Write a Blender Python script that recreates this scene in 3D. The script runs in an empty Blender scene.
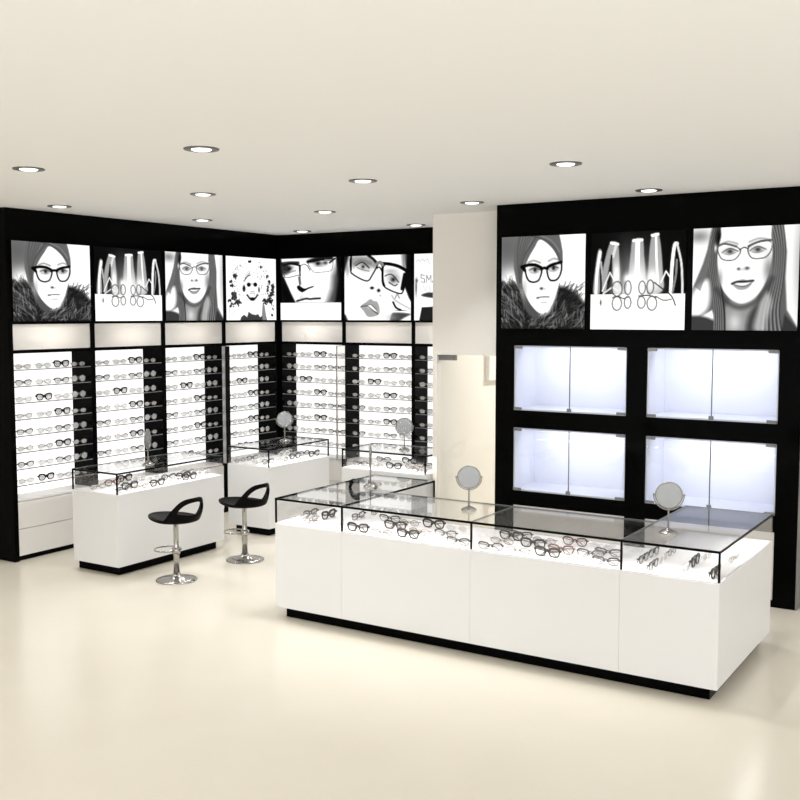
import bpy, bmesh, math, random
import numpy as np
from mathutils import Vector, Matrix

S = bpy.context.scene
COL = S.collection
PI = math.pi

# ---------------------------------------------------------------- camera, world, exposure
cam_d = bpy.data.cameras.new('camera')
cam = bpy.data.objects.new('camera', cam_d)
COL.objects.link(cam)
cam_d.sensor_width = 36.0
cam_d.lens = 1028.0 / 800.0 * 36.0
cam_d.clip_start = 0.05
cam_d.clip_end = 100
cam.location = (0, 0, 2.2)
cam.rotation_euler = (math.radians(90 - 4.724), 0, math.radians(32.21))
S.camera = cam
S.view_settings.view_transform = 'Standard'
S.view_settings.look = 'None'
S.view_settings.gamma = 1.0
S.view_settings.use_curve_mapping = False
S.view_settings.exposure = 0.12
try:
    S.cycles.max_bounces = 12
    S.cycles.transparent_max_bounces = 32
    S.cycles.glossy_bounces = 6
    S.cycles.sample_clamp_indirect = 4.0
    S.cycles.caustics_reflective = False
    S.cycles.caustics_refractive = False
except Exception:
    pass

W = bpy.data.worlds.new('world'); S.world = W
W.use_nodes = True
W.node_tree.nodes['Background'].inputs[0].default_value = (0.99, 0.99, 1.0, 1)
W.node_tree.nodes['Background'].inputs[1].default_value = 1.1

DOWN_W = 16.0          # watts of each ceiling downlight
CASE_W = 4.0           # LED strip under the glass of each counter case
SHOW_W = 1.5           # lamps in the wall showcases
SPLIT = (1.0, 0.99, 0.985)

def area_light(name, loc, size, energy, direction=(0, 0, -1), color=(1, 1, 1), size_y=None, parent=None, shape=None, spread=None, rot=0):
    d = bpy.data.lights.new(name, 'AREA')
    d.energy = energy; d.color = color
    if size_y: d.shape = 'RECTANGLE'; d.size_y = size_y
    else: d.shape = 'DISK'
    d.size = size
    if spread: d.spread = spread
    o = bpy.data.objects.new(name, d); COL.objects.link(o)
    q = Vector(direction).to_track_quat('-Z', 'Y')
    o.rotation_euler = q.to_euler()
    o.location = loc
    if parent: o.parent = parent; o.location = Vector(loc) - parent.location
    return o

# added unseen fill light behind the camera, brightens ceiling and counter fronts
area_light('added_front_fill', (1.9, -3.6, 1.3), 7.0, 235, (-.6, 1, .85), (.99, .99, 1), 2.2)

# the ceiling grid behind and beside the camera (the fixtures themselves are built further down)
GRID = [(-5.565, 4.38), (-7.235, 6.0), (-5.58, 6.0), (-7.09, 7.61), (-5.59, 7.60), (-4.085, 6.0), (-7.08, 9.2),
        (-5.60, 9.2), (-2.57, 6.0), (-4.10, 7.63), (-2.58, 7.59), (-4.08, 4.38)]
GRID_FAR = [(-5.58, 1.2), (-4.08, 1.2), (-2.57, 1.2), (-1.07, 2.4), (0.6, 4.4), (0.6, 6.8), (-1.0, 0.0), (-7.1, 2.6)]

# ---------------------------------------------------------------- materials
def newmat(name):
    m = bpy.data.materials.new(name); m.use_nodes = True
    nt = m.node_tree
    return m, nt, nt.nodes['Principled BSDF']
def plain(name, col, rough=0.5, metal=0.0, spec=0.5, emit=0.0, ecol=None, noise=0.0, nscale=8.0, coat=0.0):
    m, nt, b = newmat(name)
    b.inputs['Roughness'].default_value = rough
    b.inputs['Metallic'].default_value = metal
    b.inputs['Specular IOR Level'].default_value = spec
    b.inputs['Coat Weight'].default_value = coat
    c = (*col, 1)
    b.inputs['Base Color'].default_value = c
    tc = nt.nodes.new('ShaderNodeTexCoord')
    n = nt.nodes.new('ShaderNodeTexNoise'); n.inputs['Scale'].default_value = nscale
    nt.links.new(tc.outputs['Object'], n.inputs['Vector'])
    r = nt.nodes.new('ShaderNodeMix'); r.data_type = 'RGBA'
    r.inputs[6].default_value = c
    k = 1 - max(noise, 0.01)
    r.inputs[7].default_value = (col[0]*k, col[1]*k, col[2]*k, 1)
    nt.links.new(n.outputs['Fac'], r.inputs[0])
    nt.links.new(r.outputs[2], b.inputs['Base Color'])
    if emit:
        b.inputs['Emission Color'].default_value = (*(ecol or col), 1)
        b.inputs['Emission Strength'].default_value = emit
    return m

def glassmat(name, tint=(0.97, 0.97, 0.97), f0=0.03, refl=(1, 1, 1), rough=0.0, milk=0.0, graze=0.6):
    """thin clear pane: straight transmission plus a Schlick mirror reflection on either face"""
    m = bpy.data.materials.new(name); m.use_nodes = True
    nt = m.node_tree; nt.nodes.clear(); N = nt.nodes.new; L = nt.links.new
    out = N('ShaderNodeOutputMaterial'); mix = N('ShaderNodeMixShader')
    tr = N('ShaderNodeBsdfTransparent'); tr.inputs[0].default_value = (*tint, 1)
    gl = N('ShaderNodeBsdfGlossy'); gl.inputs['Roughness'].default_value = rough; gl.inputs[0].default_value = (*refl, 1)
    g = N('ShaderNodeNewGeometry'); dot = N('ShaderNodeVectorMath'); dot.operation = 'DOT_PRODUCT'
    L(g.outputs['Incoming'], dot.inputs[0]); L(g.outputs['Normal'], dot.inputs[1])
    ab = N('ShaderNodeMath'); ab.operation = 'ABSOLUTE'; L(dot.outputs['Value'], ab.inputs[0])
    sb = N('ShaderNodeMath'); sb.operation = 'SUBTRACT'; sb.inputs[0].default_value = 1; L(ab.outputs[0], sb.inputs[1]); sb.use_clamp = True
    pw = N('ShaderNodeMath'); pw.operation = 'POWER'; L(sb.outputs[0], pw.inputs[0]); pw.inputs[1].default_value = 5
    ma = N('ShaderNodeMath'); ma.operation = 'MULTIPLY_ADD'; L(pw.outputs[0], ma.inputs[0]); ma.inputs[1].default_value = graze; ma.inputs[2].default_value = f0
    L(ma.outputs[0], mix.inputs[0]); L(gl.outputs[0], mix.inputs[2])
    if milk:
        df = N('ShaderNodeBsdfDiffuse'); df.inputs[0].default_value = (0.9, 0.9, 0.9, 1)
        tl = N('ShaderNodeBsdfTranslucent'); tl.inputs[0].default_value = (0.95, 0.95, 0.95, 1)
        m3 = N('ShaderNodeMixShader'); m3.inputs[0].default_value = 0.5; L(df.outputs[0], m3.inputs[1]); L(tl.outputs[0], m3.inputs[2])
        m2 = N('ShaderNodeMixShader'); m2.inputs[0].default_value = milk
        L(tr.outputs[0], m2.inputs[1]); L(m3.outputs[0], m2.inputs[2]); L(m2.outputs[0], mix.inputs[1])
    else:
        L(tr.outputs[0], mix.inputs[1])
    L(mix.outputs[0], out.inputs[0])
    return m

M = {}
M['ceiling'] = plain('ceiling_paint', (0.90, 0.90, 0.89), 0.9, spec=0.1)
M['wall'] = plain('cream_wall_paint', (0.82, 0.78, 0.72), 0.8, spec=0.2)
M['jamb'] = plain('warm_white_paint', (0.84, 0.81, 0.76), 0.7, spec=0.2)
M['black'] = plain('black_laminate', (0.0018, 0.0018, 0.0018), 0.10, spec=0.025)
M['darkrefl'] = plain('painted_dark_reflection', (0.005, 0.005, 0.005), 0.3, spec=0.05)  # dark reflection in the left wall mirror, put in as flat black
M['rail'] = plain('black_aluminium', (0.003, 0.003, 0.003), 0.35, spec=0.05)
M['edge'] = plain('grey_glass_edge', (0.10, 0.11, 0.11), 0.3, spec=0.4)
M['shelfedge'] = plain('shelf_glass_edge', (0.16, 0.17, 0.17), 0.3, spec=0.4)
M['white'] = plain('white_lacquer', (0.80, 0.805, 0.81), 0.30, spec=0.3)
M['whitedrawer'] = plain('white_drawer_lacquer', (0.79, 0.77, 0.745), 0.35, spec=0.3)
M['deck'] = plain('white_display_deck', (0.88, 0.88, 0.89), 0.35, spec=0.3)
M['lit'] = plain('backlit_acrylic', (0.85, 0.85, 0.85), 0.5, spec=0.1, emit=0.85, ecol=(1, 0.995, 0.98))
M['headlit'] = plain('header_acrylic', (0.85, 0.80, 0.74), 0.6, spec=0.1, emit=0.30, ecol=(1, 0.95, 0.88))
M['liner'] = plain('showcase_lining', (0.78, 0.79, 0.88), 0.5, spec=0.2)
M['seam'] = plain('joint_line', (0.35, 0.34, 0.33), 0.6, spec=0.1)
M['glass'] = glassmat('case_glass')
M['topglass'] = glassmat('case_top_glass', tint=(0.96, 0.96, 0.96), f0=0.05)
M['doorglass'] = glassmat('door_glass', tint=(0.97, 0.98, 0.98), f0=0.03)
M['chrome'] = plain('chrome', (0.42, 0.41, 0.39), 0.18, metal=1.0)
M['steel'] = plain('brushed_steel', (0.36, 0.36, 0.36), 0.35, metal=1.0)
M['hinge'] = plain('satin_hinge_metal', (0.22, 0.22, 0.22), 0.5, metal=0.3)
M['mirror'] = plain('mirror_glass', (0.21, 0.215, 0.215), 0.25, metal=0.9)
M['wallmirror'] = plain('wall_mirror', (0.86, 0.84, 0.82), 0.01, metal=1.0)
M['mirrorframe'] = plain('mirror_frame', (0.30, 0.29, 0.27), 0.3, metal=0.8)
M['seat'] = plain('black_seat_plastic', (0.0025, 0.0022, 0.002), 0.5, spec=0.06)
M['lamp'] = plain('lamp_lens', (1, 1, 1), 0.5, emit=3.0, ecol=(1, 0.98, 0.94))
M['can'] = plain('downlight_can', (0.16, 0.155, 0.145), 0.4, metal=0.6)
M['f_thick'] = plain('black_acetate', (0.006, 0.005, 0.005), 0.35, spec=0.25)
M['f_half'] = plain('dark_grey_acetate', (0.03, 0.03, 0.032), 0.35, spec=0.3)
M['f_thin'] = plain('bronze_wire', (0.16, 0.12, 0.09), 0.35, metal=0.5)
M['f_clear'] = plain('pale_grey_acetate', (0.62, 0.61, 0.60), 0.35, spec=0.4)
M['f_tort'] = plain('tortoiseshell_acetate', (0.10, 0.035, 0.02), 0.35, spec=0.3, noise=0.6, nscale=60)
M['f_round'] = plain('silver_wire', (0.30, 0.29, 0.28), 0.35, metal=0.4)
M['lens'] = glassmat('demo_lens', tint=(0.90, 0.89, 0.88), f0=0.06, milk=0.12)
M['lensmilk'] = glassmat('demo_lens_pale', tint=(0.99, 0.99, 0.99), f0=0.02, milk=0.46)

def translucent(name, col):
    m = bpy.data.materials.new(name); m.use_nodes = True
    nt = m.node_tree; nt.nodes.clear(); N = nt.nodes.new; L = nt.links.new
    out = N('ShaderNodeOutputMaterial'); mix = N('ShaderNodeMixShader'); mix.inputs[0].default_value = .5
    a = N('ShaderNodeBsdfDiffuse'); b = N('ShaderNodeBsdfTranslucent')
    n = N('ShaderNodeTexNoise'); n.inputs['Scale'].default_value = 3
    r = N('ShaderNodeMix'); r.data_type = 'RGBA'; r.inputs[6].default_value = (*col, 1); r.inputs[7].default_value = (*[c*.985 for c in col], 1)
    L(n.outputs['Fac'], r.inputs[0])
    for q in (a, b): L(r.outputs[2], q.inputs[0])
    L(a.outputs[0], mix.inputs[1]); L(b.outputs[0], mix.inputs[2]); L(mix.outputs[0], out.inputs[0])
    return m
M['headlit'] = translucent('header_opal_acrylic', (0.95, 0.93, 0.90))

# glossy cream floor
m, nt, b = newmat('polished_cream_floor'); M['floor'] = m
tc = nt.nodes.new('ShaderNodeTexCoord')
n1 = nt.nodes.new('ShaderNodeTexNoise'); n1.inputs['Scale'].default_value = 1.3; n1.inputs['Detail'].default_value = 6
n2 = nt.nodes.new('ShaderNodeTexNoise'); n2.inputs['Scale'].default_value = 45; n2.inputs['Detail'].default_value = 3
nt.links.new(tc.outputs['Object'], n1.inputs['Vector']); nt.links.new(tc.outputs['Object'], n2.inputs['Vector'])
mx = nt.nodes.new('ShaderNodeMix'); mx.data_type = 'RGBA'
mx.inputs[6].default_value = (0.70, 0.65, 0.55, 1); mx.inputs[7].default_value = (0.77, 0.725, 0.625, 1)
ad = nt.nodes.new('ShaderNodeMath'); ad.operation = 'MULTIPLY_ADD'; ad.inputs[1].default_value = 0.25
nt.links.new(n2.outputs['Fac'], ad.inputs[0]); nt.links.new(n1.outputs['Fac'], ad.inputs[2])
nt.links.new(ad.outputs[0], mx.inputs[0]); nt.links.new(mx.outputs[2], b.inputs['Base Color'])
b.inputs['Roughness'].default_value = 0.22
b.inputs['Specular IOR Level'].default_value = 0.45

# ---------------------------------------------------------------- mesh helpers
class MB:
    def __init__(s): s.v = []; s.f = []; s.mi = []; s.sm = []; s.mats = []
    def mat(s, k):
        if k not in s.mats: s.mats.append(k)
        return s.mats.index(k)
    def add(s, vs, fs, k, smooth=False):
        o = len(s.v); i = s.mat(k); s.v += [tuple(v) for v in vs]
        for f in fs: s.f.append(tuple(o + j for j in f)); s.mi.append(i); s.sm.append(smooth)
        return s
    def box(s, a, b, k):
        x0, x1 = sorted((a[0], b[0])); y0, y1 = sorted((a[1], b[1])); z0, z1 = sorted((a[2], b[2]))
        vs = [(x0,y0,z0),(x1,y0,z0),(x1,y1,z0),(x0,y1,z0),(x0,y0,z1),(x1,y0,z1),(x1,y1,z1),(x0,y1,z1)]
        return s.add(vs, [(0,3,2,1),(4,5,6,7),(0,1,5,4),(1,2,6,5),(2,3,7,6),(3,0,4,7)], k)
    def lathe(s, prof, k, c=(0,0,0), n=32, smooth=True):
        vs = []; fs = []
        for r, z in prof:
            for i in range(n):
                t = 2*PI*i/n; vs.append((c[0]+r*math.cos(t), c[1]+r*math.sin(t), c[2]+z))
        for j in range(len(prof)-1):
            for i in range(n):
                a = j*n+i; b2 = j*n+(i+1) % n
                fs.append((a, b2, b2+n, a+n))
        fs.append(tuple(reversed(range(n)))) ; fs.append(tuple((len(prof)-1)*n+i for i in range(n)))
        return s.add(vs, fs, k, smooth)
    def tube(s, pts, r, k, n=6, closed=False, smooth=True):
        P = [Vector(p) for p in pts]; m = len(P); vs = []; fs = []
        up = None
        for i in range(m):
            if closed: t = (P[(i+1) % m]-P[i-1]).normalized()
            else: t = (P[min(i+1, m-1)]-P[max(i-1, 0)]).normalized()
            if up is None:
                up = Vector((0,0,1)) if abs(t.z) < 0.9 else Vector((1,0,0))
            a = t.cross(up)
            if a.length < 1e-5: a = t.cross(Vector((0,1,0)))
            a.normalize(); bb = a.cross(t).normalized(); up = bb
            rr = r[i] if isinstance(r, (list, tuple)) else r
            for j in range(n):
                q = 2*PI*j/n
                vs.append(P[i] + a*math.cos(q)*rr + bb*math.sin(q)*rr)
        for i in range(m if closed else m-1):
            for j in range(n):
                a = i*n+j; b2 = i*n+(j+1) % n; c = ((i+1) % m)*n+(j+1) % n; d = ((i+1) % m)*n+j
                fs.append((a, b2, c, d))
        if not closed:
            fs.append(tuple(reversed(range(n)))); fs.append(tuple((m-1)*n+j for j in range(n)))
        return s.add(vs, fs, k, smooth)
    def build(s, name, parent=None, loc=None, bevel=0.0):
        me = bpy.data.meshes.new(name)
        off = parent_world(parent) if (parent is not None and loc is None) else Vector((0,0,0))
        me.from_pydata([tuple(Vector(v)-off) for v in s.v], [], s.f)
        for k in s.mats: me.materials.append(M[k])
        me.polygons.foreach_set('material_index', s.mi)
        me.polygons.foreach_set('use_smooth', s.sm)
        me.update()
        o = bpy.data.objects.new(name, me); COL.objects.link(o)
        if parent is not None: o.parent = parent
        if loc is not None: o.location = loc
        if bevel:
            bv = o.modifiers.new('bevel', 'BEVEL'); bv.width = bevel; bv.segments = 2; bv.limit_method = 'ANGLE'
        return o
def parent_world(p):
    v = Vector((0,0,0))
    while p is not None:
        v += p.location; p = p.parent
    return v
def BX(a, b, k, name, parent=None, bevel=0.0): return MB().box(a, b, k).build(name, parent, bevel=bevel)
def thing(name, label, cat, loc=(0,0,0), group=None):
    o = bpy.data.objects.new(name, None); COL.objects.link(o); o.location = loc
    o.empty_display_size = 0.1
    return tag(o, label, cat, group)
def tag(o, label, cat, group=None):
    o['label'] = label; o['category'] = cat
    if group: o['group'] = group
    return o
def struct(o): o['kind'] = 'structure'; return o
ORD = ['first', 'second', 'third', 'fourth', 'fifth', 'sixth', 'seventh', 'eighth', 'ninth', 'tenth', 'eleventh',
       'twelfth', 'thirteenth', 'fourteenth', 'fifteenth', 'sixteenth', 'seventeenth']
def copy_tree(o, parent=None):
    c = o.copy(); COL.objects.link(c); c.parent = parent
    for ch in list(o.children): copy_tree(ch, c)
    return c

CZ = 3.133      # ceiling
LX = -7.705     # front plane of the left wall units
BY = 9.545      # front plane of the back wall units
KY = 7.939      # front plane of the black showcase wall

# ---------------------------------------------------------------- the room
struct(BX((-9.0, -4.0, -0.05), (4.0, 12.5, 0.0), 'floor', 'floor'))
struct(BX((-9.0, -4.0, CZ), (4.0, 12.5, CZ+0.1), 'ceiling', 'ceiling'))
struct(BX((-8.20, -4.0, 0), (-8.02, 12.0, CZ), 'wall', 'wall_left'))
struct(BX((-8.02, 9.86, 0), (-4.90, 9.98, CZ), 'wall', 'wall_back'))
struct(BX((-4.90, 8.355, 0), (-4.85, 12.0, CZ), 'jamb', 'wall_partition'))
struct(BX((-4.85, 8.355, 1.83), (-4.03, 8.47, CZ), 'jamb', 'wall_header'))
struct(BX((-4.03, 8.45, 0), (4.0, 8.55, CZ), 'wall', 'wall_right'))
struct(BX((-4.85, 11.9, 0), (-1.0, 12.0, CZ), 'wall', 'wall_corridor'))
struct(BX((-4.85, 9.33, 1.535), (-4.80, 9.60, 1.98), 'jamb', 'trim_5'))
# glass door in the opening
dr = BX((-4.835, 8.395, 0.01), (-4.03, 8.405, 1.822), 'doorglass', 'door_1'); struct(dr)
hp = BX((-4.845, 8.375, 1.778), (-4.675, 8.425, 1.828), 'hinge', 'patch_fitting', dr)
hp['label'] = 'grey metal corner fitting'
# black bulkhead over the wall units
struct(BX((LX-0.30, 5.80, 2.885), (LX, 9.86, CZ), 'black', 'trim_1'))
struct(BX((LX, BY, 2.885), (-4.90, BY+0.30, CZ), 'black', 'trim_2'))

# ---------------------------------------------------------------- poster pictures (grey values drawn on a fine vertex grid)
class Pic:
    def __init__(s, w, h, g=1.0, seed=1):
        s.w, s.h = w, h
        s.V, s.U = np.mgrid[0:h, 0:w].astype(float)
        s.U = (s.U+0.5)/w; s.V = (s.V+0.5)/h
        s.a = np.full((h, w), float(g)); s.rng = np.random.RandomState(seed)
        s.px = 1.0/w
    def put(s, m, g): s.a = s.a*(1-m) + g*m
    def inside(s, pts):
        U, V = s.U, s.V; r = np.zeros(U.shape, bool); n = len(pts)
        dmin = np.full(U.shape, 9.0)
        for i in range(n):
            x0, y0 = pts[i]; x1, y1 = pts[(i+1) % n]
            if y0 != y1:
                c = ((y0 > V) != (y1 > V)) & (U < (x1-x0)*(V-y0)/(y1-y0)+x0); r ^= c
            dmin = np.minimum(dmin, s.dseg(x0, y0, x1, y1))
        return np.where(r, dmin, -dmin)
    def dseg(s, x0, y0, x1, y1):
        dx, dy = x1-x0, y1-y0; L = dx*dx+dy*dy+1e-12
        t = np.clip(((s.U-x0)*dx+(s.V-y0)*dy)/L, 0, 1)
        return np.hypot(s.U-x0-t*dx, s.V-y0-t*dy)
    def poly(s, pts, g, soft=0.006, op=1.0, smooth=True):
        if smooth and len(pts) > 4: pts = spline(pts, True)
        s.put(np.clip(s.inside(pts)/soft+0.5, 0, 1)*op, g)
    def line(s, pts, w, g, soft=0.006, op=1.0, smooth=True):
        if smooth and len(pts) > 2: pts = spline(pts, False)
        d = np.full(s.U.shape, 9.0)
        for i in range(len(pts)-1): d = np.minimum(d, s.dseg(*pts[i], *pts[i+1]))
        s.put(np.clip((w/2-d)/soft+0.5, 0, 1)*op, g)
    def ring(s, pts, w, g, soft=0.006, op=1.0):
        pts = spline(pts, True); s.line(pts+[pts[0]], w, g, soft, op, smooth=False)
    def blob(s, x, y, rx, ry, g, op=1.0, p=2.0, rot=0.0):
        c, q = math.cos(rot), math.sin(rot)
        X = (s.U-x)*c+(s.V-y)*q; Y = -(s.U-x)*q+(s.V-y)*c
        d = np.hypot(X/rx, Y/ry); s.put(np.clip(1.3-d, 0, 1)**0.9*np.clip(op, 0, 1) if p < 2 else np.exp(-d**p*1.2)*op, g)
    def ell(s, x, y, rx, ry, g, soft=0.1, op=1.0):
        d = np.hypot((s.U-x)/rx, (s.V-y)/ry); s.put(np.clip((1-d)/soft+0.5, 0, 1)*op, g)
    def hairs(s, region, n, len_, ang, w, glo, ghi, spread=0.5, op=.8):
        for _ in range(n*8):
            x, y = s.rng.rand(2)
            if n <= 0: break
            if not region(x, y): continue
            n -= 1
            a = ang(x, y) + s.rng.randn()*spread; l = len_*(0.5+s.rng.rand())
            g = glo+(ghi-glo)*s.rng.rand()
            x1, y1 = x+math.cos(a)*l, y+math.sin(a)*l
            # local window only, for speed
            i0 = int(max(0, (min(x, x1)-.03)*s.w)); i1 = int(min(s.w, (max(x, x1)+.03)*s.w+1))
            j0 = int(max(0, (min(y, y1)-.03)*s.h)); j1 = int(min(s.h, (max(y, y1)+.03)*s.h+1))
            if i1 <= i0 or j1 <= j0: continue
            U = s.U[j0:j1, i0:i1]; V = s.V[j0:j1, i0:i1]
            dx, dy = x1-x, y1-y; L = dx*dx+dy*dy+1e-9
            t = np.clip(((U-x)*dx+(V-y)*dy)/L, 0, 1)
            d = np.hypot(U-x-t*dx, V-y-t*dy)
            mk = np.clip((w/2-d)/0.008+0.5, 0, 1)*op
            s.a[j0:j1, i0:i1] = s.a[j0:j1, i0:i1]*(1-mk)+g*mk
def spline(p, closed, k=6):
    n = len(p); out = []
    for i in range(n if closed else n-1):
        g = (lambda j: p[j % n]) if closed else (lambda j: p[min(max(j, 0), n-1)])
        p0, p1, p2, p3 = g(i-1), g(i), g(i+1), g(i+2)
        for q in range(k):
            t = q/k
            out.append(tuple(0.5*((2*p1[d])+(-p0[d]+p2[d])*t+(2*p0[d]-5*p1[d]+4*p2[d]-p3[d])*t*t+(-p0[d]+3*p1[d]-3*p2[d]+p3[d])*t**3) for d in (0, 1)))
    if not closed: out.append(p[-1])
    return out
def pin(pts, x, y):
    r = False; n = len(pts)
    for i in range(n):
        x0, y0 = pts[i]; x1, y1 = pts[(i+1) % n]
        if (y0 > y) != (y1 > y) and x < (x1-x0)*(y-y0)/(y1-y0)+x0: r = not r
    return r

def pic_turban():
    P = Pic(140, 140, 1.0, 3)
    P.poly([(0,0),(.30,0),(.26,.6),(0,.6)], .45, smooth=False, soft=.01)
    P.blob(.13, .47, .17, .15, 1.0, 1.0); P.blob(.05, .12, .2, .2, .33, .6)
    fur = [(-.05,.50),(.05,.52),(.13,.49),(.20,.53),(.26,.66),(.36,.80),(.5,.86),(.6,.80),(.66,.66),(.69,.55),(.78,.56),(.88,.61),(.96,.69),(1.05,.8),(1.05,1.05),(-.05,1.05)]
    P.poly(fur, .10, soft=.05)
    P.hairs(lambda x, y: pin(fur, x, y), 500, .07, lambda x, y: (-1.9 if x < .45 else -1.1)+(x-.5)*.8, .010, .02, .34, .3, .5)
    P.hairs(lambda x, y: pin(fur, x, y) and (y > .78 or x < .22), 260, .08, lambda x, y: (-2.0 if x < .3 else -1.0 if x > .6 else -.6), .010, .15, .75, .35, .45)
    P.hairs(lambda x, y: (.50 < y < .60 and x < .16) or (.55 < y < .68 and .70 < x < .95), 90, .06, lambda x, y: -1.9 if x < .5 else -.9, .009, .05, .2, .3, .7)
    P.poly([(.27,.56),(.27,.7),(.34,.84),(.44,.88),(.46,.8),(.36,.72)], .30, soft=.03)
    tur = [(.22,-.05),(.17,.08),(.15,.2),(.155,.35),(.18,.47),(.21,.56),(.27,.58),(.28,.4),(.33,.25),(.40,.14),(.47,.05),(.56,.10),(.64,.19),(.69,.30),(.74,.30),(.735,.18),(.715,.08),(.68,-.05)]
    P.poly(tur, .38, soft=.014, smooth=False)
    for dx in (0, .035, .07, .10, .13):
        P.line([(.23+dx,.0),(.20+dx*.7,.15),(.20+dx*.4,.30),(.22+dx*.2,.5)], .010, .26, .012, .7)
        P.line([(.25+dx,.0),(.22+dx*.7,.15),(.215+dx*.4,.30)], .008, .52, .012, .6)
    P.line([(.36,.0),(.52,.05),(.64,.14),(.71,.28)], .010, .26, .012); P.line([(.47,.0),(.6,.06),(.7,.18)], .012, .5, .012); P.line([(.42,.02),(.3,.18),(.25,.32)], .012, .26, .012)
    P.poly([(.47,.045),(.60,.13),(.68,.25),(.715,.38),(.70,.50),(.665,.62),(.62,.73),(.555,.81),(.50,.83),(.44,.81),(.37,.74),(.30,.63),(.26,.50),(.27,.38),(.33,.24),(.40,.13)], .995, soft=.012)
    P.blob(.285, .58, .04, .13, .6, .6); P.line([(.33,.285),(.39,.265),(.47,.29)], .016, .35, .02, .8); P.line([(.57,.275),(.63,.25),(.69,.265)], .016, .35, .02, .7)
    for x, y in ((.405,.365),(.625,.35)):
        P.blob(x, y, .07, .04, .42, .8); P.blob(x-.02, y+.012, .02, .018, .95, .7); P.blob(x+.005, y, .022, .024, .03, 1.0); P.line([(x-.06,y),(x,y-.022),(x+.06,y)], .010, .15)
        P.line([(x-.05,y+.025),(x,y+.035),(x+.05,y+.02)], .006, .6)
    P.ring([(.29,.325),(.36,.315),(.45,.325),(.49,.355),(.485,.41),(.455,.475),(.40,.495),(.34,.48),(.305,.42)], .020, .02)
    P.ring([(.555,.345),(.60,.315),(.67,.30),(.72,.305),(.725,.36),(.705,.43),(.665,.475),(.60,.48),(.565,.43)], .020, .02)
    P.line([(.25,.33),(.34,.31),(.42,.315),(.495,.35)], .036, .015); P.line([(.545,.35),(.61,.315),(.72,.29)], .032, .015)
    P.line([(.485,.36),(.52,.345),(.56,.355)], .030, .02, smooth=False); P.line([(.25,.33),(.29,.37)], .034, .02)
    P.blob(.49,.565,.022,.016,.1,1); P.blob(.53,.57,.02,.01,.7,.8); P.line([(.475,.45),(.47,.53)], .01, .8, .02, .6)
    P.line([(.44,.665),(.50,.655),(.58,.655)], .012, .3, .012); P.blob(.445,.665,.018,.012,.25,.9); P.line([(.49,.715),(.55,.715)], .010, .6, .02)
    return P.a
def pic_bands():
    P = Pic(140, 140, .03, 4)
    P.blob(.40, .40, .16, .35, .35, .8); P.blob(.62, .40, .1, .35, .25, .7)
    def band(o, i, lo=.55):
        P.poly(o, .62, soft=.012)
        if i: P.poly(i, .04, soft=.012)
    band([(.03,.62),(.05,.36),(.08,.18),(.12,.20),(.10,.38),(.10,.62)], None)
    P.line([(.10,.20),(.07,.40),(.06,.62)], .03, 1.0); P.line([(.11,.3),(.13,.45),(.15,.62)], .02, .7)
    band([(.13,.60),(.13,.40),(.18,.18),(.22,.10),(.29,.12),(.31,.30),(.32,.50),(.34,.62),(.25,.62),(.24,.40),(.225,.25),(.19,.42),(.17,.60)], None)
    P.line([(.22,.11),(.29,.125)], .03, 1.0); P.line([(.27,.14),(.24,.25)], .03, .85); P.blob(.28, .44, .045, .14, 1.0, 1)
    P.line([(.225,.24),(.21,.38),(.18,.5)], .02, .04)
    band([(.40,.70),(.41,.45),(.43,.20),(.45,.09),(.55,.085),(.57,.25),(.59,.45),(.60,.70)], None)
    P.line([(.455,.095),(.545,.09)], .03, 1.0); P.line([(.50,.1),(.50,.7)], .05, 1.0); P.blob(.50, .52, .10, .2, 1.0, 1)
    band([(.62,.62),(.62,.30),(.635,.10),(.66,.04),(.71,.035),(.74,.15),(.765,.40),(.77,.60)], None)
    P.line([(.65,.05),(.71,.04)], .03, 1.0); P.line([(.69,.06),(.70,.3),(.72,.55)], .022, 1.0); P.blob(.66, .48, .07, .1, 1.0, .9)
    P.line([(.85,.62),(.86,.35),(.88,.16),(.905,.14)], .035, .95); P.line([(.905,.14),(.95,.32),(.965,.5),(.97,.65)], .022, .85)
    P.line([(.87,.62),(.90,.45),(.905,.30)], .02, .5)
    P.blob(.40, .48, .05, .06, 1.0, 1)
    P.line([(.13,.60),(.21,.41),(.26,.50)], .014, .95, smooth=False); P.line([(.14,.63),(.24,.56),(.29,.60)], .014, .9, smooth=False)
    P.line([(.75,.52),(.80,.41),(.86,.50)], .014, .95, smooth=False)
    P.poly([(-.02,.635),(1.02,.635),(1.02,1.02),(-.02,1.02)], 1.0, smooth=False)
    P.poly([(.40,.5),(.6,.5),(.6,.7),(.4,.7)], 1.0, smooth=False, soft=.03)
    P.blob(.36, .60, .14, .09, .95, .8); P.blob(.64, .56, .12, .09, .9, .8)
    for cx, cy, rx, ry in ((.29,.58,.055,.075),(.405,.57,.035,.07),(.29,.73,.05,.07),(.405,.72,.035,.06),(.555,.57,.035,.065),(.64,.565,.035,.07),(.55,.72,.04,.06),(.66,.73,.05,.07)):
        P.ring([(cx+rx*math.cos(t), cy+ry*math.sin(t)) for t in np.arange(8)*PI/4], .012, .25, .008, .9)
    P.line([(.24,.67),(.30,.655),(.36,.68),(.42,.66)], .010, .2); P.line([(.52,.655),(.62,.65),(.70,.67)], .012, .15)
    P.line([(.68,.52),(.76,.58),(.86,.66),(.90,.75)], .012, .12); P.line([(.70,.66),(.78,.70),(.86,.69)], .010, .15); P.blob(.115,.72,.01,.03,.1,1)
    return P.a
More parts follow.
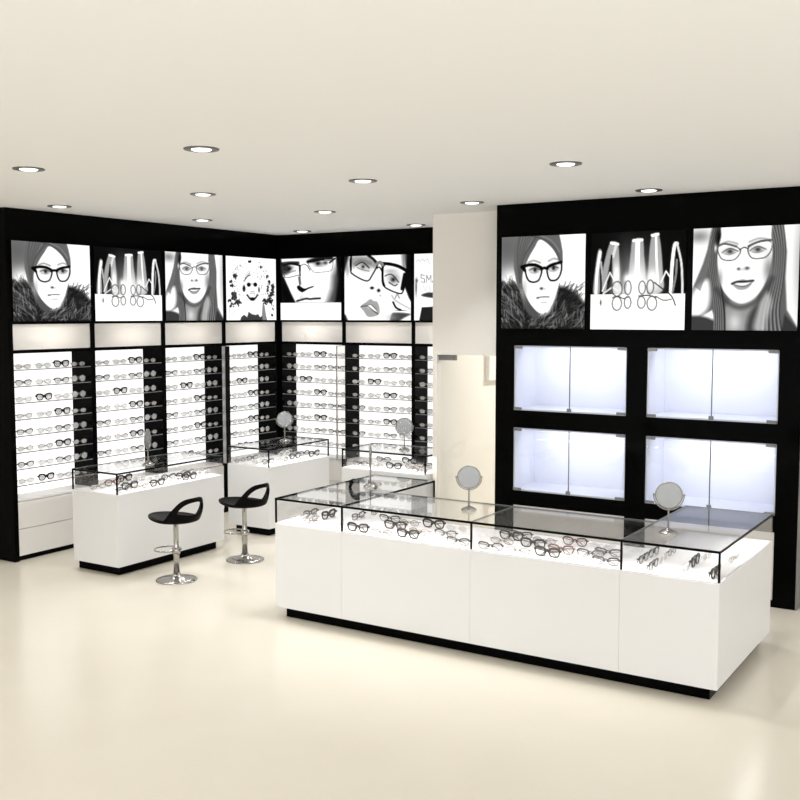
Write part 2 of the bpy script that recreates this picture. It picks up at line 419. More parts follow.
def pic_longhair():
    P = Pic(140, 140, .97, 5)
    P.blob(.06, .08, .12, .07, .45, .8); P.blob(1.0, .35, .06, .5, .6, .6)
    P.poly([(.22,-.05),(.17,.12),(.10,.35),(.0,.60),(-.05,.75),(-.05,.95),(.2,.8),(.3,1.05),(1.05,1.05),(.90,.80),(.88,.5),(.885,.25),(.84,-.05)], .36, soft=.02, smooth=False)
    P.poly([(.0,.64),(.14,.50),(.18,.62),(.15,.8),(.0,.88)], .93, soft=.05)
    P.poly([(-.05,.88),(.1,.86),(.25,.92),(.35,1.05),(-.05,1.05)], .22, soft=.03); P.poly([(.88,.84),(1.0,.98),(1.05,1.1),(.84,1.1)], .2, soft=.02, smooth=False)
    P.poly([(.31,.80),(.30,1.05),(.62,1.05),(.66,.72),(.5,.6)], .55, soft=.05); P.blob(.42,.92,.07,.1,.85,.8); P.poly([(.53,1.05),(.55,.86),(.62,.74),(.66,.7),(.63,1.05)], .25, soft=.05)
    for k in range(26):
        t = k/25
        P.line([(.70+.14*t,-.02),(.77+.10*t,.22),(.76+.10*t,.5),(.68+.15*t,.8),(.66+.2*t,1.02)], .012, (.08,.5,.22,.75,.3)[(k*7) % 5], .014, .75)
        P.line([(.19+.1*t,-.02),(.15+.09*t,.25),(.19+.09*t,.55),(.22+.10*t,.8),(.22+.11*t,1.0)], .012, (.05,.55,.15,.7,.28)[(k*3) % 5], .014, .75)
        P.line([(.18,.1+.02*t),(.12+.04*t,.35),(.02+.06*t,.56+.05*t)], .005, .3+.3*((k*3) % 4)/4, .006, .5)
    P.poly([(.60,.98),(.64,.78),(.70,.62),(.76,.72),(.72,.9),(.70,1.0)], .8, soft=.05, op=.7)
    P.blob(.25,.1,.04,.12,.04,1)
    P.poly([(.31,-.05),(.27,.10),(.24,.25),(.25,.42),(.29,.58),(.36,.68),(.44,.73),(.51,.735),(.60,.69),(.68,.58),(.735,.42),(.755,.25),(.74,.10),(.70,-.05)], .99, soft=.015)
    P.blob(.73,.42,.06,.14,.45,.8); P.blob(.27,.50,.03,.1,.5,.7)
    for x, y in ((.355,.235),(.615,.225)):
        P.blob(x, y, .075, .035, .55, .8); P.blob(x+.005, y, .028, .024, .2, 1.0); P.line([(x-.07,y+.01),(x,y-.03),(x+.08,y)], .009, .25); P.line([(x-.05,y+.02),(x,y+.03),(x+.06,y+.01)], .006, .45)
    P.line([(.27,.165),(.34,.14),(.43,.165)], .018, .45, .02, .7); P.line([(.54,.15),(.63,.12),(.72,.135)], .018, .45, .02, .7)
    P.ring([(.24,.185),(.34,.165),(.43,.20),(.46,.24),(.41,.31),(.33,.32),(.27,.29)], .011, .3)
    P.ring([(.53,.21),(.60,.165),(.70,.145),(.745,.17),(.74,.24),(.69,.30),(.59,.31),(.545,.28)], .011, .25)
    P.line([(.22,.20),(.30,.16),(.42,.19)], .020, .35); P.line([(.53,.19),(.63,.15),(.745,.14)], .020, .3)
    P.line([(.45,.225),(.49,.20),(.53,.215)], .012, .2); P.blob(.22,.20,.012,.04,.9,1); P.blob(.74,.18,.012,.03,.9,1)
    P.blob(.445,.405,.016,.014,.1,1); P.blob(.525,.40,.022,.016,.12,1); P.blob(.49,.41,.07,.02,.6,.4)
    P.poly([(.385,.545),(.44,.515),(.49,.505),(.53,.515),(.585,.52),(.55,.58),(.50,.605),(.44,.60)], .62, soft=.012)
    P.poly([(.41,.545),(.47,.53),(.52,.535),(.565,.53),(.52,.56),(.46,.565)], .97, soft=.01); P.line([(.385,.547),(.43,.53),(.50,.528),(.585,.520)], .020, .12, .012); P.line([(.42,.562),(.50,.575),(.56,.548)], .008, .3, .01)
    P.line([(.24,.6),(.34,.72),(.46,.775),(.58,.74),(.68,.64),(.76,.5)], .035, .2, .05, .75); P.line([(.36,.67),(.44,.72),(.51,.727),(.60,.68)], .01, .8, .03, .5)
    return P.a
def pic_afro():
    P = Pic(140, 140, 1.0, 6)
    r = P.rng
    def patch(x, y, rx, ry, n, g=.05):
        for _ in range(n):
            P.ell(x+rx*r.randn()*.55, y+ry*r.randn()*.55, .008+.016*r.rand(), .008+.016*r.rand(), g+.2*r.rand(), .5, .9)
    for q in ((.17,.31,.04,.03,16),(.10,.40,.02,.03,6),(.12,.46,.04,.012,10),(.15,.62,.05,.06,34),(.22,.72,.05,.04,22),(.12,.76,.04,.03,10),(.06,.69,.03,.015,6),
              (.83,.50,.025,.06,14),(.93,.46,.03,.05,18),(.91,.58,.04,.05,16),(.87,.68,.06,.06,40),(.77,.69,.04,.035,18),(.86,.38,.012,.05,8),(.81,.30,.01,.02,4),(.68,.15,.02,.012,4),(.45,.07,.03,.012,6),(.91,.92,.012,.02,5),(.93,.80,.01,.03,5)):
        patch(*q)
    for _ in range(110):
        t = r.rand()*2*PI; q = .35+.05*r.randn()
        if abs(math.cos(t)) < .35 and r.rand() < .8: continue
        P.ell(.50+q*math.cos(t), .42+q*.95*math.sin(t)*(1 if math.sin(t) < .6 else .6), .005+.007*r.rand(), .005+.009*r.rand(), .3, .6, .6)
    for _ in range(80):
        t = -PI*(r.rand()*1.2-.1); q = .175+.02*r.randn(); P.ell(.51+q*math.cos(t), .43+q*1.05*math.sin(t), .006, .006, .35, .6, .8)
    P.line([(.36,.37),(.41,.31),(.47,.28)], .018, .15); P.ell(.345,.50,.03,.05,.10,.5); P.ell(.645,.51,.024,.045,.3,.5,.8)
    P.ell(.44,.435,.040,.034,.02,.3); P.ell(.57,.43,.040,.034,.02,.3); P.line([(.45,.42),(.56,.42)], .008, .2)
    P.line([(.47,.545),(.51,.535),(.55,.545)], .008, .45, .015); P.line([(.41,.60),(.45,.645),(.51,.66),(.575,.64),(.61,.595)], .028, .06, .02); P.ell(.51,.662,.055,.028,.03,.5)
    P.line([(.46,.575),(.51,.565),(.56,.575)], .012, .6, .02)
    P.poly([(.26,1.02),(.28,.95),(.34,.91),(.40,.95),(.43,.86),(.50,.90),(.57,.915),(.62,.90),(.66,.95),(.70,.93),(.72,.72),(.75,.76),(.78,.92),(.81,1.02)], .22, soft=.012, smooth=False)
    P.poly([(.70,.93),(.72,.72),(.75,.76),(.78,.92),(.80,1.02),(.72,1.02)], .5, soft=.02, smooth=False)
    P.poly([(.44,.7),(.6,.7),(.66,.93),(.62,.89),(.5,.9),(.43,.86)], 1.0, soft=.02, smooth=False)
    P.line([(.06,.78),(.05,.98)], .008, .6); P.line([(.13,.80),(.14,.96)], .008, .65)
    return P.a
def pic_man():
    P = Pic(140, 124, .01, 7)
    P.poly([(.02,.0),(.92,.0),(.94,.22),(.90,.50),(.86,.72),(.26,.72),(.20,.60),(.12,.45),(.05,.30)], .99, soft=.03, smooth=False)
    P.poly([(-.02,.30),(.06,.30),(.14,.48),(.22,.72),(-.02,.74)], .02, soft=.03, smooth=False)
    P.poly([(.86,.30),(.99,.0),(1.02,.74),(.76,.74),(.84,.5)], .28, soft=.12, smooth=False); P.poly([(.93,.0),(1.02,0),(1.02,.74),(.90,.74),(.95,.35)], .02, soft=.05, smooth=False)
    P.line([(.0,.09),(.15,.075),(.30,.08)], .05, .08, .03); P.line([(.47,.06),(.62,.02),(.85,.02)], .05, .08, .03); P.poly([(.0,.08),(.14,.10),(.16,.22),(.06,.26),(.0,.2)], .12, soft=.06)
    P.blob(.16,.16,.08,.045,.25,.9); P.blob(.15,.165,.035,.032,.02,1); P.blob(.24,.17,.035,.02,.95,.8); P.line([(.07,.21),(.16,.225),(.26,.20)], .012, .35, .02); P.blob(.65,.10,.10,.04,.35,.8); P.blob(.63,.10,.035,.032,.02,1); P.blob(.55,.07,.1,.02,.1,.8); P.blob(.75,.09,.04,.03,.12,.9); P.blob(.66,.14,.1,.02,.6,.6)
    P.ring([(.05,.10),(.18,.09),(.32,.11),(.345,.14),(.33,.26),(.28,.28),(.12,.31),(.07,.28)], .012, .25)
    P.line([(.05,.105),(.18,.09),(.33,.12)], .028, .04); P.line([(.325,.12),(.335,.28)], .026, .1)
    P.ring([(.47,.07),(.60,.05),(.84,.06),(.87,.10),(.85,.20),(.80,.225),(.60,.24),(.53,.20)], .010, .3); P.line([(.46,.07),(.60,.05),(.72,.04)], .03, .04); P.line([(.82,.09),(.90,.03)], .03, .05); P.line([(.34,.13),(.40,.10),(.46,.13)], .012, .2)
    P.line([(.46,.13),(.50,.20)], .014, .12); P.line([(.40,.47),(.43,.36),(.40,.25)], .02, .75, .05, .6); P.line([(.36,.60),(.42,.575),(.5,.60)], .02, .7, .04, .6); P.poly([(.30,.30),(.34,.29),(.355,.42),(.32,.45)], .35, soft=.02, smooth=False)
    P.poly([(.28,.46),(.32,.44),(.40,.49),(.48,.47),(.56,.45),(.54,.475),(.47,.50),(.40,.54),(.36,.55),(.30,.51)], .02, soft=.015)
    P.line([(.28,.69),(.42,.655),(.50,.66),(.56,.655),(.66,.65)], .03, .04, .02); P.blob(.35,.63,.06,.02,.6,.5)
    P.poly([(-.02,.72),(1.02,.72),(1.02,1.02),(-.02,1.02)], 1.0, smooth=False)
    for k in range(22): P.blob(.10+.036*k, .94, .008, .006, .78, .7 if k % 5 else 0)
    return P.a
def pic_lips():
    P = Pic(150, 126, .98, 8)
    P.poly([(.90,-.02),(1.02,-.02),(1.02,.75),(.97,.66),(.93,.55),(.88,.4),(.93,.25)], .03, soft=.02, smooth=False); P.poly([(.86,-.02),(.93,-.02),(.92,.25),(.88,.2)], .5, soft=.05, smooth=False)
    P.poly([(-.02,-.02),(.08,-.02),(.02,.2),(-.02,.3)], .1, soft=.04, smooth=False); P.blob(.05,.20,.03,.12,.5,.7)
    P.poly([(-.02,.88),(.02,.92),(.06,1.02),(-.02,1.02)], .1, soft=.03, smooth=False)
    P.poly([(.10,.02),(.40,.02),(.50,.12),(.49,.20),(.40,.17),(.22,.13),(.14,.18)], .62, soft=.05)
    P.blob(.30,.15,.13,.08,.45,.8,rot=.35); P.blob(.29,.17,.07,.04,.9,.9,rot=.35); P.blob(.29,.17,.03,.03,.12,1); P.line([(.18,.15),(.28,.10),(.38,.19)], .02, .15); P.line([(.20,.18),(.29,.22),(.38,.24)], .012, .4)
    P.blob(.75,.36,.10,.09,.5,.8,rot=.6); P.blob(.74,.38,.035,.035,.1,1); P.line([(.62,.32),(.72,.30),(.82,.42)], .018, .2); P.line([(.68,.42),(.76,.47),(.80,.45)], .02, .3); P.blob(.70,.25,.10,.04,.6,.6)
    P.ring([(.10,.02),(.20,-.02),(.38,.0),(.50,.11),(.50,.17),(.43,.30),(.37,.385),(.28,.37),(.13,.28),(.10,.22)], .022, .03)
    P.line([(.11,-.02),(.105,.22)], .026, .05); P.line([(.36,.0),(.44,.06),(.50,.14)], .03, .1)
    P.ring([(.60,.17),(.70,.15),(.85,.20),(.93,.27),(.92,.42),(.88,.57),(.83,.59),(.70,.54),(.60,.47),(.58,.35)], .022, .02)
    P.line([(.57,.13),(.68,.14),(.82,.18),(.95,.26)], .05, .02); P.line([(.585,.16),(.585,.38),(.61,.47)], .035, .02); P.line([(.91,.30),(.87,.52)], .05, .03)
    P.line([(.50,.13),(.55,.11),(.58,.15)], .05, .5); P.line([(.50,.20),(.54,.185),(.58,.26)], .02, .05)
    P.blob(.425,.50,.03,.022,.0,1); P.blob(.525,.54,.026,.026,.0,1); P.ell(.425,.50,.024,.02,.02,.3); P.ell(.525,.54,.02,.024,.02,.3); P.blob(.55,.62,.015,.012,.4,.8)
    P.poly([(.25,.78),(.33,.72),(.40,.67),(.45,.70),(.50,.71),(.535,.80),(.53,.90),(.45,.94),(.36,.94),(.30,.86)], .62, soft=.012)
    P.poly([(.34,.78),(.40,.76),(.47,.83),(.50,.86),(.42,.84)], .98, soft=.01); P.line([(.25,.79),(.34,.775),(.42,.83),(.51,.90)], .014, .2); P.line([(.34,.77),(.42,.76),(.50,.84)], .010, .35)
    P.line([(.77,.66),(.80,.60),(.83,.66)], .012, .35, .02); P.line([(.72,.62),(.78,.70),(.98,.82)], .012, .55, .03); P.line([(.16,.12),(.26,.07),(.40,.12)], .03, .45, .04); P.line([(.74,.72),(.78,.80),(.85,.84)], .03, .08); P.poly([(.72,.90),(.80,.88),(.99,.90),(.90,.96),(.80,1.02),(.70,1.02)], .25, soft=.03); P.blob(.85,.86,.08,.02,.05,1); P.blob(.70,.95,.1,.06,.7,.5)
    P.line([(.64,.86),(.98,.87)], .02, 1.0)
    return P.a
def pic_text():
    P = Pic(140, 126, .97, 9)
    g = .45
    def L(pts, w=.012, c=g): P.line(pts, w, c, .006, 1, smooth=False)
    # handwriting-like strokes of the partly hidden poster: two lines of lettering beside a figure
    L([(.03,.12),(.06,.09),(.09,.12),(.12,.08),(.15,.12),(.19,.08),(.22,.16)], .010, .72); L([(.27,.08),(.27,.18)], .01, .75)
    x = .10
    P.line([(.15,.33),(.10,.31),(.10,.36),(.15,.38),(.15,.43),(.10,.42)], .012, .4, .006, 1, False)
    L([(.18,.43),(.18,.32),(.21,.40),(.24,.32),(.24,.43)], .011, .4); L([(.26,.43),(.29,.34),(.32,.43)], .011, .4); L([(.27,.40),(.31,.40)], .009, .45)
    L([(.13,.48),(.16,.56),(.19,.48)], .01, .7); P.line([(.24,.48),(.21,.50),(.24,.54),(.21,.57)], .010, .65); L([(.27,.48),(.30,.57)], .01, .7)
    P.poly([(.10,.62),(.20,.58),(.32,.60),(.30,.66),(.18,.65)], .2, soft=.02); P.blob(.03,.50,.015,.14,.3,1); P.blob(.04,.40,.02,.03,.2,.8)
    P.poly([(.07,1.02),(.11,.80),(.30,.79),(.32,1.02)], .12, soft=.01, smooth=False)
    P.poly([(.40,1.02),(.44,.70),(.60,.60),(.80,.72),(.86,1.02)], .3, soft=.03)
    return P.a

poster_mat = bpy.data.materials.new('backlit_print'); poster_mat.use_nodes = True
_nt = poster_mat.node_tree; _b = _nt.nodes['Principled BSDF']
_a = _nt.nodes.new('ShaderNodeVertexColor'); _a.layer_name = 'ink'
_nt.links.new(_a.outputs['Color'], _b.inputs['Emission Color']); _b.inputs['Emission Strength'].default_value = 1.0
_nt.links.new(_a.outputs['Color'], _b.inputs['Base Color'])
_b.inputs['Specular IOR Level'].default_value = 0.03; _b.inputs['Roughness'].default_value = 0.25
_m = _nt.nodes.new('ShaderNodeMix'); _m.data_type = 'RGBA'; _m.blend_type = 'MULTIPLY'; _m.inputs[0].default_value = 1
_m.inputs[7].default_value = (0.12, 0.12, 0.12, 1)
_nt.links.new(_a.outputs['Color'], _m.inputs[6]); _nt.links.new(_m.outputs[2], _b.inputs['Base Color'])
M['print'] = poster_mat

def poster(img, origin, uvec, width, z0, z1, nvec, label, name='advertising_poster', depth=0.03):
    """lightbox: a body box and a printed face; origin = lower left corner on the face plane"""
    h, w = img.shape
    O = Vector(origin); U = Vector(uvec); Nn = Vector(nvec)
    c = O + U*width/2
    root = thing(name, label, 'poster', (c.x, c.y, z0), 'backlit advertising posters')
    i, j = np.meshgrid(np.arange(w), np.arange(h))
    fu = i/(w-1)*width; fz = z1-(j/(h-1))*(z1-z0)
    base = O + Nn*0.004
    X = base.x+U.x*fu; Y = base.y+U.y*fu
    vs = np.stack([X-c.x, Y-c.y, fz-z0], -1).reshape(-1, 3)
    a = (j[:-1, :-1]*w+i[:-1, :-1]).ravel()
    fs = np.stack([a, a+w, a+w+1, a+1], -1)
    me = bpy.data.meshes.new('printed_face')
    me.from_pydata(vs.tolist(), [], fs.tolist())
    at = me.color_attributes.new('ink', 'FLOAT_COLOR', 'POINT')
    s = np.clip(img, 0, 1).ravel(); lin = np.where(s <= .04045, s/12.92, ((s+.055)/1.055)**2.4)
    buf = np.stack([lin, lin, lin, np.ones_like(lin)], -1).ravel().astype(np.float32)
    at.data.foreach_set('color', buf)
    me.materials.append(poster_mat); me.update()
    o = bpy.data.objects.new('printed_face', me); COL.objects.link(o); o.parent = root
    mb = MB(); p0 = O + Nn*0.002; p1 = O+U*width-Nn*depth
    mb.box((p0.x, p0.y, z0), (p1.x, p1.y, z1), 'rail').build('lightbox_body', root)
    return root

# ---------------------------------------------------------------- eyeglasses
def rim_pts(kind, sx, hw, hh, n=22):
    e = {'thick': 2.9, 'half': 2.7, 'thin': 2.2, 'clear': 2.4, 'tortoise': 2.5, 'round': 2.0}[kind]
    pts = []
    for i in range(n):
        t = 2*PI*i/n; c, s = math.cos(t), math.sin(t)
        x = hw*math.copysign(abs(c)**(2/e), c); z = hh*math.copysign(abs(s)**(2/e), s)
        if kind in ('thick', 'half', 'tortoise'):
            if z > 0 and x > 0: z += 0.006*(x/hw)      # winged upper outer corner
            if z < 0: x *= 0.90
        pts.append((sx*(0.0475+x), 0, z))
    return pts
KIND = {  # material, rim radius, top radius, lens half width, half height
    'thick': ('f_thick', .0048, .0078, .036, .026), 'half': ('f_half', .0020, .0050, .036, .022),
    'thin': ('f_thin', .0020, .0024, .033, .020), 'clear': ('f_clear', .0024, .0028, .033, .021),
    'tortoise': ('f_tort', .0036, .0055, .035, .025), 'round': ('f_round', .0022, .0026, .033, .029)}
def glasses_parts(kind):
    mk, r0, r1, hw, hh = KIND[kind]; zc = hh + r0 + .001
    sh = lambda P: [(x, y, z+zc) for x, y, z in P]
    fr = MB()
    for sx in (-1, 1):
        P = rim_pts(kind, sx, hw, hh)
        fr.tube(sh(P), [r1 if z > 0 else r0 for _, _, z in P], mk, n=5, closed=True)
        fr.tube(sh([(sx*.083, 0, hh*.55), (sx*.0875, .004, hh*.5), (sx*.088, .012, hh*.45)]), max(r1, .003), mk, n=5)
        fr.tube(sh([(sx*.010, -.001, -hh*.1), (sx*.008, .007, -hh*.4)]), .0022, mk, n=4)
    fr.tube(sh([(-.014, 0, hh*.35), (0, -.002, hh*.62), (.014, 0, hh*.35)]), max(r1*.85, .0022), mk, n=5)
    le = []
    for sx in (-1, 1):
        P = sh(rim_pts(kind, sx, hw*.96, hh*.96)); L = MB()
        n = len(P); vs = [(x, y-.0008, z) for x, y, z in P]+[(x, y+.0008, z) for x, y, z in P]
        f = [tuple(range(n)), tuple(reversed(range(n, 2*n)))] + [(i, i+n, (i+1) % n+n, (i+1) % n) for i in range(n)]
        L.add(vs, f, 'lens'); le.append(L)
    te = []
    for sx in (-1, 1):
        T = MB(); zt = zc+hh*.45; yb = .016 if sx < 0 else .024
        T.tube([(sx*.088, .010, zt), (sx*.084, yb, zt-.001), (sx*.02, yb+.001, zt-.010), (-sx*.030, yb, zt-.016), (-sx*.052, yb, .006)], [max(r1*.6, .0022)]*4+[.002], mk, n=5)
        te.append(T)
    return fr, le, te
PAIR = {}; PAIRMESH = {}
def small_glasses(kind, milky=True):
    key = (kind, milky)
    if key not in PAIRMESH:
        fr, le, te = glasses_parts(kind)
        for b in le+te:
            fr.add(b.v, b.f, 'lensmilk' if b in le else b.mats[0], b in te)
        o = fr.build('eyeglasses'); me = o.data; bpy.data.objects.remove(o)
        PAIRMESH[key] = me
    o = bpy.data.objects.new('eyeglasses', PAIRMESH[key]); COL.objects.link(o); return o
def big_glasses(kind):
    if kind not in PAIR:
        root = bpy.data.objects.new('eyeglasses', None); COL.objects.link(root); root.empty_display_size = .03
        fr, le, te = glasses_parts(kind)
        fr.build('frame', root, loc=(0,0,0))
        for l in le: l.build('lens', root, loc=(0,0,0))
        for t in te: t.build('temple', root, loc=(0,0,0))
        PAIR[kind] = root; return root
    return copy_tree(PAIR[kind])
DESC = {'thick': 'thick black-rimmed eyeglasses', 'half': 'dark half-rim eyeglasses', 'thin': 'thin bronze wire eyeglasses',
        'clear': 'pale grey-framed eyeglasses', 'tortoise': 'brown tortoiseshell eyeglasses', 'round': 'pale round-lensed eyeglasses'}

# ---------------------------------------------------------------- wall display bays
ROWS = [('thin','clear','thick','thin'), ('half','clear','half','round'), ('clear','thick','clear','round'), ('thin','clear','thick','thin'),
        ('half','clear','half','round'), ('thin','thin','thick','thin'), ('half','clear','half','round'), ('clear','thick','thin','thin')]
def bay(side, A0, a0, a1, A1, idx, label, drawers=True):
    if side == 'left': mp = lambda a, d, z: (LX-d, a, z)
    else: mp = lambda a, d, z: (a, BY+d, z)
    c = mp((A0+A1)/2, 0.14, 0)
    root = thing('display_bay', label, 'display shelving', c, 'eyewear display bays along the two walls')
    def bx(mb, aa, bb, d0, d1, z0, z1, k): return mb.box(mp(aa, d0, z0), mp(bb, d1, z1), k)
    D = .285
    fr = MB()
    bx(fr, A0, a0, 0, D, 0.0, 2.885, 'black'); bx(fr, a1, A1, 0, D, 0.0, 2.885, 'black')
    bx(fr, a0, a1, 0.0, D, 1.860, 1.890, 'black'); bx(fr, a0, a1, 0.0, D, 2.120, 2.145, 'black')
    bx(fr, a0, a1, 0.0, D, 2.145, 2.885, 'black')
    bx(fr, a0, a1, .17, D, 1.890, 2.120, 'black')
    fr.build('carcass', root)
    b = MB(); bx(b, a0, a1, .03, .05, 0, .045, 'black'); b.build('plinth', root)
    b = MB(); bx(b, a0, a1, .272, D, .555, 1.860, 'lit'); b.build('backlit_panel', root)
    b = MB(); bx(b, a0, a1, .006, .010, 1.891, 2.119, 'headlit'); b.build('header_light_panel', root)
    b = MB(); bx(b, a0, a1, 0.02, D, .535, .555, 'whitedrawer'); b.build('ledge', root)
    if drawers:
        for z0, z1 in ((.048, .286), (.291, .530)):
            b = MB(); bx(b, a0+.002, a1-.002, .004, .022, z0, z1, 'whitedrawer'); b.build('drawer_front', root)
    for i in range(8):
        z = 1.716-.148*i
        b = MB(); bx(b, a0, a1, .012, .262, z-.007, z, 'glass'); s = b.build('glass_shelf', root)
        b = MB(); bx(b, a0, a1, .004, .012, z-.008, z, 'shelfedge'); b.build('edge_strip', s)
    # small LED behind the header lip
    p = mp((a0+a1)/2, .165, 2.005); q = Vector(mp(0, 0, 0))-Vector(mp(0, 1, 0))
    hl = area_light('header_led', p, .42, 2.4, (q.x, q.y, 0), (1, .94, .87), .10, root)
    return root
LB = [(5.800, 5.846, 6.711, 6.738), (6.738, 6.765, 7.635, 7.6635), (7.6635, 7.692, 8.556, 8.5845), (8.5845, 8.613, 9.475, 9.545)]
BB = [(-7.705, -7.662, -6.790, -6.765), (-6.765, -6.741, -5.865, -5.843), (-5.843, -5.820, -4.945, -4.905)]
names_left = ['leftmost bay of left wall', 'second bay of left wall', 'third bay of left wall', 'fourth bay of left wall']
names_back = ['corner bay of back wall', 'middle bay of back wall', 'back wall bay beside pillar']
for i, (A0, a0, a1, A1) in enumerate(LB):
    bay('left', A0, a0, a1, A1, i, 'black-framed eyewear shelving with backlit panel, ' + names_left[i])
for i, (A0, a0, a1, A1) in enumerate(BB):
    bay('back', A0, a0, a1, A1, i, 'black-framed eyewear shelving with backlit panel, ' + names_back[i])

def shelf_pairs(side, a0, offs, where, kinds_at):
    for r in range(8):
        for k, off in enumerate(offs):
            kind = ROWS[r][kinds_at[k]]
            o = small_glasses(kind)
            z = 1.716-.148*r+.0005
            if side == 'left':
                o.location = (LX-.070, off, z); o.rotation_euler = (0, 0, PI/2)
            else:
                o.location = (off, BY+.070, z)
            tag(o, '%s, %s on %s shelf down, %s' % (DESC[kind], ORD[k] + ' from left', ORD[r], where), 'eyeglasses', 'eyeglasses on the wall shelves')
for i, (A0, a0, a1, A1) in enumerate(LB):
    shelf_pairs('left', a0, [a0+d for d in ((.150, .370, .575, .770) if i < 3 else (.165, .345, .540, .740))], names_left[i], (0, 1, 2, 3))
shelf_pairs('back', 0, [-7.562, -7.365, -7.155, -6.955], names_back[0], (3, 1, 2, 0))
shelf_pairs('back', 0, [-6.615, -6.399, -6.188, -5.985], names_back[1], (0, 1, 2, 3))
shelf_pairs('back', 0, [-5.720], names_back[2], (0,))

# tall narrow mirrors standing out between bays
mt = thing('wall_mirror', 'tall narrow mirror panel between third and fourth left wall bays', 'mirror', (LX, 8.585, .56))
BX((LX+.001, 8.545, .56), (LX+.045, 8.622, 1.858), 'steel', 'backing_panel', mt)
BX((LX+.045, 8.549, .563), (LX+.049, 8.618, 1.855), 'darkrefl', 'mirror_glass', mt)
mt = thing('wall_mirror', 'tall mirror fin standing out between corner bay and middle bay of back wall', 'mirror', (-6.752, BY, .56))
BX((-6.766, BY-.155, .56), (-6.752, BY-.001, 1.858), 'steel', 'backing_panel', mt)
BX((-6.752, BY-.150, .565), (-6.747, BY-.006, 1.853), 'wallmirror', 'mirror_glass', mt)

# posters
turban, bands, longhair, afro, man, lips, text = pic_turban(), pic_bands(), pic_longhair(), pic_afro(), pic_man(), pic_lips(), pic_text()
def crop(a, n): return a[:, :n] if n > 0 else a[:, n:]
for (A0, a0, a1, A1), im, lb in zip(LB, (turban, bands, longhair, afro), (
        'backlit poster of woman in turban, fur collar and thick glasses, above leftmost shelves',
        'backlit poster of upright curved bands and spectacles on white block, left wall',
        'backlit poster of long-haired woman in cat-eye glasses, third on the left wall',
        'backlit high-contrast poster of bearded person with afro and small sunglasses')):
    poster(im, (LX+.013, a0, 0), (0, 1, 0), a1-a0, 2.143, 2.850, (1, 0, 0), lb, depth=.012)
for (A0, a0, a1, A1), im, lb in zip(BB, (man, lips, text), (
        'backlit close-up poster of frowning man in wire glasses with white lower band',
        'backlit close-up poster of tilted face with full lips and thick black glasses',
        'backlit white poster with grey hand lettering, half hidden behind the white pillar')):
    poster(im, (a0, BY-.013, 0), (1, 0, 0), a1-a0, 2.143, 2.855, (0, -1, 0), lb, depth=.012)

# ---------------------------------------------------------------- black showcase wall on the right
X0, X1, YB = -4.025, -1.503, 8.44
cols = [(-3.853, -2.853), (-2.685, -1.680)]
rows = [(.697, 1.240), (1.390, 1.942)]
kw = thing('showcase_wall', 'tall glossy black wall unit with four lit glass-fronted showcases', 'display cabinet', ((X0+X1)/2, KY+.2, 0))
fr = MB()
D = YB
for xa, xb in ((X0, cols[0][0]), (cols[0][1], cols[1][0]), (cols[1][1], X1-.012)): fr.box((xa, KY, 0), (xb, D, 2.06), 'black')
fr.box((X0, KY, 2.06), (X1-.012, D, CZ-.001), 'black')
for a, b in cols:
    for z0, z1 in ((0, .05), (.571, .697), (1.240, 1.390), (1.942, 2.06)): fr.box((a, KY, z0), (b, D, z1), 'black')
fr.build('frame', kw)
BX((X1-.012, KY, 0), (X1, D, CZ-.001), 'hinge', 'side_panel', kw)['label'] = 'grey end panel'
for (a, b), cn in zip(cols, ('left', 'right')):
    for (z0, z1), rn in zip(rows, ('lower', 'upper')):
        t = .012; yb = KY+.44
        li = MB()
        li.box((a, yb-t, z0), (b, yb, z1), 'liner')
        li.box((a, KY+.012, z0), (a+t, yb, z1), 'liner'); li.box((b-t, KY+.012, z0), (b, yb, z1), 'liner')
        li.box((a, KY+.012, z0), (b, yb, z0+t), 'liner'); li.box((a, KY+.012, z1-t), (b, yb, z1), 'liner')
        c = li.build('showcase_interior', kw)
        mid = (a+b)/2 + .012
        for xa, xb in ((a+.004, mid-.002), (mid+.002, b-.004)):
            d = BX((xa, KY+.001, z0+.004), (xb, KY+.007, z1-.004), 'doorglass', 'glass_door', kw)
            xo = (xa, xa+.075) if xa < mid-.1 else (xb-.075, xb)
            for hz in ((z0+.004, z0+.026), (z1-.026, z1-.004)):
                BX((xo[0], KY-.004, hz[0]), (xo[1], KY+.001, hz[1]), 'hinge', 'hinge', d)
            e = mid-.002 if xa < mid-.1 else mid+.002
            BX((e-.0015, KY+.0, z0+.006), (e+.0015, KY+.008, z1-.006), 'edge', 'door_edge', d)
        BX((mid-.018, KY-.012, z0+.006), (mid+.018, KY-.001, z0+.036), 'hinge', 'door_lock', kw)
        for lx in (a+.32, b-.28):
            area_light('showcase_lamp', (lx, KY+.10, z1-.03), .10, SHOW_W, (0, 1.25, -1), (.90, .93, 1.0), None, kw)
    for z0, z1 in ((.052, .308), (.312, .570)):
        BX((a+.003, KY+.012, z0), (b-.003, KY+.035, z1), 'whitedrawer', 'drawer_front', kw)
for (x0, x1), im, lb in (((-3.967, -3.212), turban, 'backlit poster of woman in turban, fur collar and thick glasses, beside the white pillar'),
                         ((-3.161, -2.390), bands, 'backlit poster of upright curved bands and spectacles over the glass showcases'),
                         ((-2.334, -1.560), longhair, 'backlit poster of long-haired woman in cat-eye glasses, rightmost poster')):
    poster(im, (x0, KY-.012, 0), (1, 0, 0), x1-x0, 2.085, 2.857, (0, -1, 0), lb, depth=.011)

